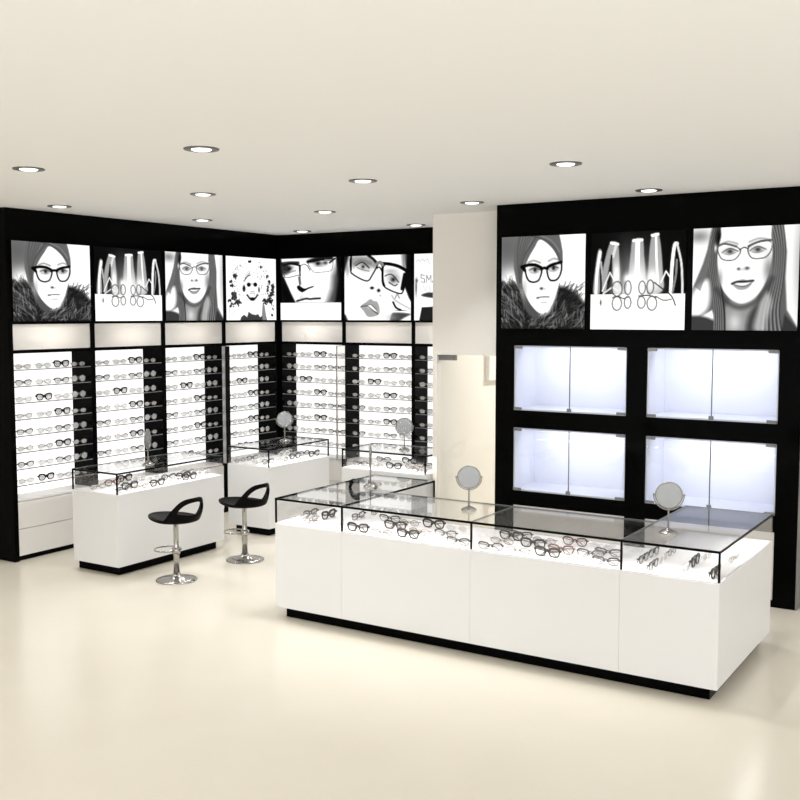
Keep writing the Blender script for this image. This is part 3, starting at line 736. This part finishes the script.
# ---------------------------------------------------------------- counters with glass cases
ZD, ZT, ZP = .700, .880, .080
def counter(label, x0, x1, y0, y1, open_sides, panes, posts, rails, group=None, ins=None):
    """x0..y1 body; open_sides: where the plinth is set back; panes/posts/rails of the glass case"""
    root = thing('display_counter', label, 'display counter', ((x0+x1)/2, (y0+y1)/2, 0), group)
    i = .055
    px0 = x0+(i if 'L' in open_sides else 0); px1 = x1-(i if 'R' in open_sides else 0)
    py0 = y0+(i if 'F' in open_sides else 0); py1 = y1-(i if 'B' in open_sides else 0)
    BX((px0, py0, 0), (px1, py1, ZP), 'black', 'plinth', root)
    e = .0008
    BX((x0+e, y0, ZP), (x1-e, y1, ZD-.010), 'white', 'cabinet', root)
    BX((x0+e, y0+.004, ZD-.010), (x1-e, y1-.004, ZD), 'deck', 'display_deck', root)
    g = .006
    P = {'F': ((x0, y0+.002, ZD), (x1, y0+.002+g, ZT-.007)), 'B': ((x0, y1-.002-g, ZD), (x1, y1-.002, ZT-.007)),
         'L': ((x0+.002, y0+.01, ZD), (x0+.002+g, y1-.01, ZT-.007)), 'R': ((x1-.002-g, y0+.01, ZD), (x1-.002, y1-.01, ZT-.007))}
    nm = {'F': 'front_glass', 'B': 'back_glass', 'L': 'side_glass', 'R': 'side_glass'}
    for k in panes: BX(*P[k], 'glass', nm[k], root)
    BX((x0+.001, y0+.001, ZT-.007), (x1-.001, y1-.001, ZT), 'topglass', 'top_glass', root)
    w = .011
    C = {'FL': (x0, y0), 'FR': (x1-w, y0), 'BR': (x1-w, y1-w), 'BL': (x0, y1-w)}
    for k in posts:
        cx, cy = C[k]; BX((cx, cy-.001, ZD), (cx+w, cy+w, ZT-.001), 'rail', 'corner_post', root)
    for k in rails:
        m = 'rail' if k.isupper() else 'edge'; K = k.upper(); h = .013 if k.isupper() else .009; ww = .008
        R_ = {'F': ((x0, y0-.002, ZT-h), (x1, y0+ww, ZT+.001)), 'B': ((x0, y1-ww, ZT-h), (x1, y1+.001, ZT+.001)),
              'L': ((x0, y0, ZT-h), (x0+ww*.7, y1, ZT+.001)), 'R': ((x1-ww*.7, y0, ZT-h), (x1, y1, ZT+.001))}[K]
        BX(*R_, m, 'edge_rail', root)
    return root
g1 = 'sections of the large U-shaped front counter'
cA = counter('white counter section with glass case, left arm of the front counter', -4.690, -4.104, 5.745, 7.040, 'FLB', 'FLRB', ('FL', 'BR'), 'FLRb', g1)
cB = counter('white counter section with glass case, second from left in front counter', -4.104, -3.087, 5.745, 6.380, 'FB', 'FB', ('FL',), 'Fb', g1)
cC = counter('white counter section with glass case, third from left in front counter', -3.087, -2.083, 5.745, 6.380, 'FB', 'FBL', ('FL',), 'Flb', g1)
cD = counter('white counter section with glass case, right arm of the front counter', -2.083, -1.500, 5.745, 7.040, 'FRB', 'FRLB', ('FL', 'FR'), 'FRlb', g1)
cL = counter('low white counter with glass case beside the left wall shelves', -7.085, -6.530, 5.930, 7.240, 'FRB', 'FLRB', ('FR', 'FL'), 'FRbl')
cM = counter('white counter with glass case in the far corner of the shop', -6.995, -6.460, 7.825, 8.830, 'FLRB', 'FLRB', ('FR', 'BR'), 'FRBl')
cN = counter('white counter with glass case in front of back wall, beside the pillar', -5.870, -4.905, 8.235, 8.830, 'FLB', 'FLRB', ('FL', 'FR'), 'FLRb')
# LED strips tucked under the front rails
WH = (1, .98, .95)
for c, x0, x1, y0 in ((cA, -4.67, -4.12, 5.76), (cB, -4.09, -3.10, 5.76), (cC, -3.07, -2.10, 5.76), (cD, -2.07, -1.52, 5.76), (cN, -5.85, -4.92, 8.25)):
    area_light('case_led', ((x0+x1)/2, y0, ZT-.015), (x1-x0)*.95, CASE_W*(x1-x0), (0, .5, -1), WH, .008, c)
for c, x, y0, y1 in ((cD, -1.52, 6.30, 7.02), (cL, -6.55, 5.96, 7.22), (cM, -6.48, 7.86, 8.80)):
    o = area_light('case_led', (x, (y0+y1)/2, ZT-.015), .008, CASE_W*(y1-y0), (-.5, 0, -1), WH, None, c)
    o.data.shape = 'RECTANGLE'; o.data.size = .008; o.data.size_y = (y1-y0)*.95
    o.rotation_euler = (0, math.radians(26), 0)

DECKS = {
'A':[(-4.579,5.802,'clear'),(-4.613,6.057,'half'),(-4.462,5.862,'thin'),(-4.444,6.050,'thick'),(-4.223,5.815,'clear'),(-4.246,6.164,'half'),(-4.231,6.400,'thin'),],
'B':[(-3.992,5.790,'thick'),(-3.777,5.766,'thin'),(-4.027,6.202,'half'),(-3.815,5.994,'thick'),(-3.594,5.805,'thick'),(-3.796,6.159,'thin'),(-3.582,5.942,'thin'),(-3.407,5.794,'clear'),(-3.600,6.178,'thick'),(-3.399,5.966,'half'),(-3.455,6.164,'clear'),(-3.214,5.808,'half'),],
'C':[(-3.139,5.981,'thin'),(-3.195,6.159,'thick'),(-2.944,5.788,'half'),(-2.949,6.163,'half'),(-2.767,5.786,'thin'),(-2.757,5.984,'thick'),(-2.730,6.130,'thin'),(-2.546,5.809,'thick'),(-2.531,5.929,'tortoise'),(-2.553,6.186,'tortoise'),(-2.354,5.791,'clear'),(-2.353,5.976,'half'),(-2.371,6.166,'clear'),(-2.263,5.988,'half'),(-2.162,5.806,'half'),],
'D':[(-2.134,6.006,'half'),(-2.159,6.183,'half'),(-1.923,5.898,'half'),(-1.927,6.044,'clear'),(-1.942,6.287,'thin'),(-1.731,5.819,'clear'),(-1.733,6.106,'thick'),(-1.716,6.238,'clear'),(-1.555,5.848,'thick'),(-1.566,6.333,'thin'),],
'L':[(-6.899,6.029,'thin'),(-6.926,6.200,'tortoise'),(-6.488,5.989,'half'),(-6.666,6.201,'thick'),(-6.929,6.459,'thick'),(-6.896,6.548,'clear'),(-6.548,6.250,'thin'),(-6.854,6.642,'clear'),(-6.556,6.459,'thick'),(-6.788,6.752,'half'),(-6.515,6.601,'clear'),(-6.720,6.851,'thick'),(-6.832,7.083,'thin'),(-6.543,6.838,'thick'),(-6.669,7.112,'clear'),(-6.743,7.289,'clear'),],
'M':[(-6.956,7.966,'thin'),(-6.967,8.135,'half'),(-6.698,7.958,'clear'),(-6.936,8.290,'clear'),(-6.621,8.006,'half'),(-6.882,8.556,'clear'),(-6.583,8.201,'thin'),(-6.944,8.807,'clear'),(-6.619,8.445,'thick'),(-6.698,8.720,'half'),(-6.565,8.756,'thick'),],
'N':[(-5.763,8.380,'half'),(-5.774,8.540,'clear'),(-5.535,8.362,'thin'),(-5.712,8.750,'half'),(-5.370,8.386,'thick'),(-5.355,8.556,'clear'),(-5.406,8.771,'thick'),(-5.200,8.493,'thin'),(-4.976,8.327,'thin'),(-5.136,8.613,'half'),],
}
INFO = {'A': ("front counter's left arm", 270, (-4.67, -4.12, 5.78, 7.0)), 'B': ("front counter's second section", 0, (-4.09, -3.10, 5.77, 6.35)),
        'C': ("front counter's third section", 0, (-3.07, -2.10, 5.77, 6.35)), 'D': ("front counter's right arm", 90, (-2.06, -1.53, 5.77, 7.0)),
        'L': ('low counter by left wall', 90, (-7.05, -6.57, 5.96, 7.21)), 'M': ('far corner counter', 90, (-6.97, -6.50, 7.85, 8.80)),
        'N': ('counter beside pillar', 0, (-5.84, -4.93, 8.26, 8.80))}
rg = random.Random(5)
for k, lst in DECKS.items():
    where, rot, (bx0, bx1, by0, by1) = INFO[k]
    # a = along the row of lenses, d = depth behind the lens plane
    if rot == 0: toad = lambda x, y: (x, y); back = lambda a, d: (a, d); lim = (bx0, bx1, by0, by1)
    elif rot == 90: toad = lambda x, y: (y, -x); back = lambda a, d: (-d, a); lim = (by0, by1, -bx1, -bx0)
    else: toad = lambda x, y: (-y, x); back = lambda a, d: (d, -a); lim = (-by1, -by0, bx0, bx1)
    P = [list(toad(x, y)) for x, y, _ in lst]
    for it in range(300):
        for i in range(len(P)):
            for j in range(i):
                da = P[i][0]-P[j][0]; dd = P[i][1]-P[j][1]
                oa = .192-abs(da); od = .085-abs(dd)
                if oa > 0 and od > 0:
                    if od < oa: s = math.copysign(od*.3, dd if dd else 1); P[i][1] += s; P[j][1] -= s
                    else: s = math.copysign(oa*.3, da if da else 1); P[i][0] += s; P[j][0] -= s
        for p in P:
            p[0] = min(max(p[0], lim[0]+.094), lim[1]-.094); p[1] = min(max(p[1], lim[2]+.008), lim[3]-.035)
    seen = sorted([(math.atan2(back(*P[i])[0], back(*P[i])[1]), i) for i in range(len(P))])   # left to right as seen
    for n, (_, i) in enumerate(seen):
        kind = lst[i][2]; o = big_glasses(kind)
        x, y = back(*P[i])
        o.location = (x, y, ZD+.0005); o.rotation_euler = (0, 0, math.radians(rot + rg.uniform(-2.5, 2.5)))
        tag(o, '%s, %s from left inside %s' % (DESC[kind], ORD[n], where), 'eyeglasses', 'eyeglasses in the counter cases')

# ---------------------------------------------------------------- table mirrors
def make_mirror():
    root = bpy.data.objects.new('table_mirror', None); COL.objects.link(root); root.empty_display_size = .05
    MB().lathe([(.0, 0), (.056, 0), (.058, .003), (.052, .010), (.036, .020), (.018, .027), (.008, .031), (.0, .032)], 'chrome', n=36).build('base', root, loc=(0,0,0))
    MB().lathe([(.006, .028), (.0055, .12), (.006, .15), (.010, .153), (.0, .154)], 'mirrorframe', n=16).build('stem', root, loc=(0,0,0))
    zc = .240
    R = .092
    y = MB(); y.tube([(R*math.cos(t), 0, zc+R*math.sin(t)) for t in np.linspace(PI*.97, PI*2.03, 25)], .0045, 'mirrorframe', n=6)
    for s in (-1, 1): y.tube([(s*(R+.006), 0, zc+.002), (s*(R-.012), 0, zc+.002)], .006, 'mirrorframe', n=8)
    y.build('yoke', root, loc=(0,0,0))
    f = MB(); r = .080
    f.tube([(r*math.cos(t), 0, zc+r*math.sin(t)) for t in np.arange(40)*2*PI/40], .0055, 'mirrorframe', n=8, closed=True)
    f.build('mirror_rim', root, loc=(0,0,0))
    g = MB(); n = 40; vs = []
    for yy in (-.003, .003): vs += [(.0785*math.cos(t), yy, zc+.0785*math.sin(t)) for t in np.arange(n)*2*PI/n]
    g.add(vs, [tuple(range(n)), tuple(reversed(range(n, 2*n)))]+[(i, i+n, (i+1) % n+n, (i+1) % n) for i in range(n)], 'mirror')
    g.build('mirror_glass', root, loc=(0,0,0))
    return root
m0 = make_mirror()
spots = [(-3.281, 6.085, 28, .94, 'round chrome table mirror on front counter glass before the cream doorway'),
         (-1.903, 6.075, 20, .97, 'round chrome table mirror on right arm of the front counter'),
         (-6.745, 8.435, 40, .96, 'round chrome table mirror on the far corner counter'),
         (-5.305, 8.500, 34, .98, 'round chrome table mirror on counter beside the pillar'),
         (-6.690, 6.440, 118, .98, 'chrome table mirror turned edge-on atop the low left counter'),
         (-4.370, 6.510, 120, 1.0, 'chrome table mirror turned edge-on atop left arm of front counter')]
for i, (x, y, r, s, lb) in enumerate(spots):
    o = m0 if i == 0 else copy_tree(m0)
    o.location = (x, y, ZT+.0005); o.rotation_euler = (0, 0, math.radians(r)); o.scale = (s, s, s)
    tag(o, lb, 'mirror', 'round table mirrors on the counters')

# ---------------------------------------------------------------- bar stools
def make_stool():
    root = bpy.data.objects.new('bar_stool', None); COL.objects.link(root); root.empty_display_size = .1
    MB().lathe([(.0, 0), (.176, 0), (.178, .005), (.168, .011), (.12, .020), (.06, .030), (.040, .045), (.034, .060), (.0, .060)], 'chrome', n=48).build('base', root, loc=(0,0,0))
    MB().lathe([(.026, .045), (.026, .265), (.024, .270), (.022, .275), (.022, .475), (.05, .482), (.05, .49), (.0, .49)], 'chrome', n=24).build('column', root, loc=(0,0,0))
    f = MB()
    pts = [(-.10+.115*math.cos(t), .115*math.sin(t), .245+.0*t) for t in np.arange(32)*2*PI/32]
    f.tube(pts, .0065, 'chrome', n=8, closed=True)
    f.lathe([(.030, .22), (.036, .223), (.036, .268), (.030, .271)], 'chrome', n=24)
    f.build('footrest', root, loc=(0,0,0))
    # one-piece shell: seat pan flowing up into a back rail with an oval opening
    na, s = 56, MB(); rows_ = []
    def ang_h(t):
        c = math.cos(t)
        u = min(max((c-.22)/.78, 0), 1); return .006+.185*(u*u*(3-2*u))**.8
    z0 = .492
    for rr in (.30, .62, .88):
        rows_.append([(rr*.205*math.cos(t)*(1+.27*max(0, -math.cos(t))), rr*.200*math.sin(t), z0+.004+.018*rr**3+(.012*rr*rr*max(0, -math.cos(t)))) for t in np.arange(na)*2*PI/na])
    m_, T_ = .54, math.radians(42)
    def wall_rows(part):
        out = []
        for k in range(5):
            row = []
            for i in range(na):
                t = 2*PI*i/na; ts = t-2*PI if t > PI else t
                w = .27*math.sqrt(max(0, 1-(ts/T_)**2))
                q = (m_-w)*k/4 if part == 0 else (m_+w)+(1-m_-w)*k/4
                H = ang_h(t)
                b = .198+.028*math.sin(q*PI*.72)*min(H/.1, 1)
                fx = 1+.27*max(0, -math.cos(t))
                row.append((b*math.cos(t)*fx, b*.98*math.sin(t), z0+.022+.014*max(0, -math.cos(t))+H*q))
            out.append(row)
        return out
    low, up = wall_rows(0), wall_rows(1)
    vs = [(0, 0, z0+.002)]; fs = []
    for r in rows_+low: vs += r
    nb = len(vs)
    for r in up: vs += r
    for i in range(na): fs.append((0, 1+i, 1+(i+1) % na))
    for base, cnt in ((1, len(rows_)+len(low)), (nb, len(up))):
        for j in range(cnt-1):
            for i in range(na):
                a = base+j*na+i; b2 = base+j*na+(i+1) % na
                fs.append((a, a+na, b2+na, b2))
    s.add(vs, fs, 'seat', True)
    o = s.build('seat', root, loc=(0,0,0))
    bm = bmesh.new(); bm.from_mesh(o.data); bmesh.ops.remove_doubles(bm, verts=bm.verts, dist=.0004)
    bmesh.ops.recalc_face_normals(bm, faces=bm.faces); bm.to_mesh(o.data); bm.free()
    so = o.modifiers.new('solid', 'SOLIDIFY'); so.thickness = .026; so.offset = 0
    sb = o.modifiers.new('sub', 'SUBSURF'); sb.levels = 1; sb.render_levels = 2
    return root
st0 = make_stool()
for i, (x, y, r, lb) in enumerate([(-6.062, 6.131, 0, 'black cut-out bar stool on chrome base, nearest to the camera'),
                                   (-6.045, 6.973, 0, 'black cut-out bar stool on chrome base, behind the nearest stool'),
                                   (-5.250, 7.860, -90, 'black bar stool behind front counter, partly seen through its glass top')]):
    o = st0 if i == 0 else copy_tree(st0)
    o.location = (x, y, 0); o.rotation_euler = (0, 0, math.radians(r)); o.scale = (.97, .95, 1.01)
    tag(o, lb, 'bar stool', 'black bar stools')

# ---------------------------------------------------------------- ceiling downlights
def make_down():
    root = bpy.data.objects.new('ceiling_downlight', None); COL.objects.link(root); root.empty_display_size = .05
    MB().lathe([(.056, -.001), (.059, -.006), (.098, -.007), (.100, -.003), (.100, .001)], 'can', n=36).build('trim_ring', root, loc=(0,0,0))
    MB().lathe([(.0, -.012), (.048, -.011), (.056, -.007), (.056, -.002), (.0, -.002)], 'lamp', n=32).build('lamp_lens', root, loc=(0,0,0))
    d = bpy.data.lights.new('downlight_beam', 'SPOT'); d.energy = DOWN_W*4; d.spot_size = math.radians(106); d.spot_blend = 1.0
    d.shadow_soft_size = .06; d.color = SPLIT
    l = bpy.data.objects.new('downlight_beam', d); COL.objects.link(l); l.parent = root; l.location = (0, 0, -.10)
    return root
d0 = make_down()
ALLD = GRID + GRID_FAR
dl = ['nearest the top left of the photo', 'far left near the black bulkhead', 'above the nearer bar stools', 'left, close to the third wall bay',
      'above the aisle before the corner', 'above the left end of the front counter', 'deepest in the corner of the ceiling', 'closest to the back wall posters',
      'above the middle of the front counter', 'in front of the white pillar', 'nearest the black showcase wall', 'nearest row, above the open floor']
for i, (x, y) in enumerate(ALLD):
    o = d0 if i == 0 else copy_tree(d0)
    o.location = (x, y, CZ)
    lb = 'round recessed ceiling downlight, ' + dl[i] if i < len(dl) else 'round recessed ceiling downlight outside the photo'
    tag(o, lb, 'ceiling light', 'recessed ceiling downlights')
area_light('added_corridor_fill', (-3.6, 10.3, 3.0), .6, 65, (0, 0, -1), (1, .96, .9))  # added fill so the wall behind the glass door is lit, no fixture
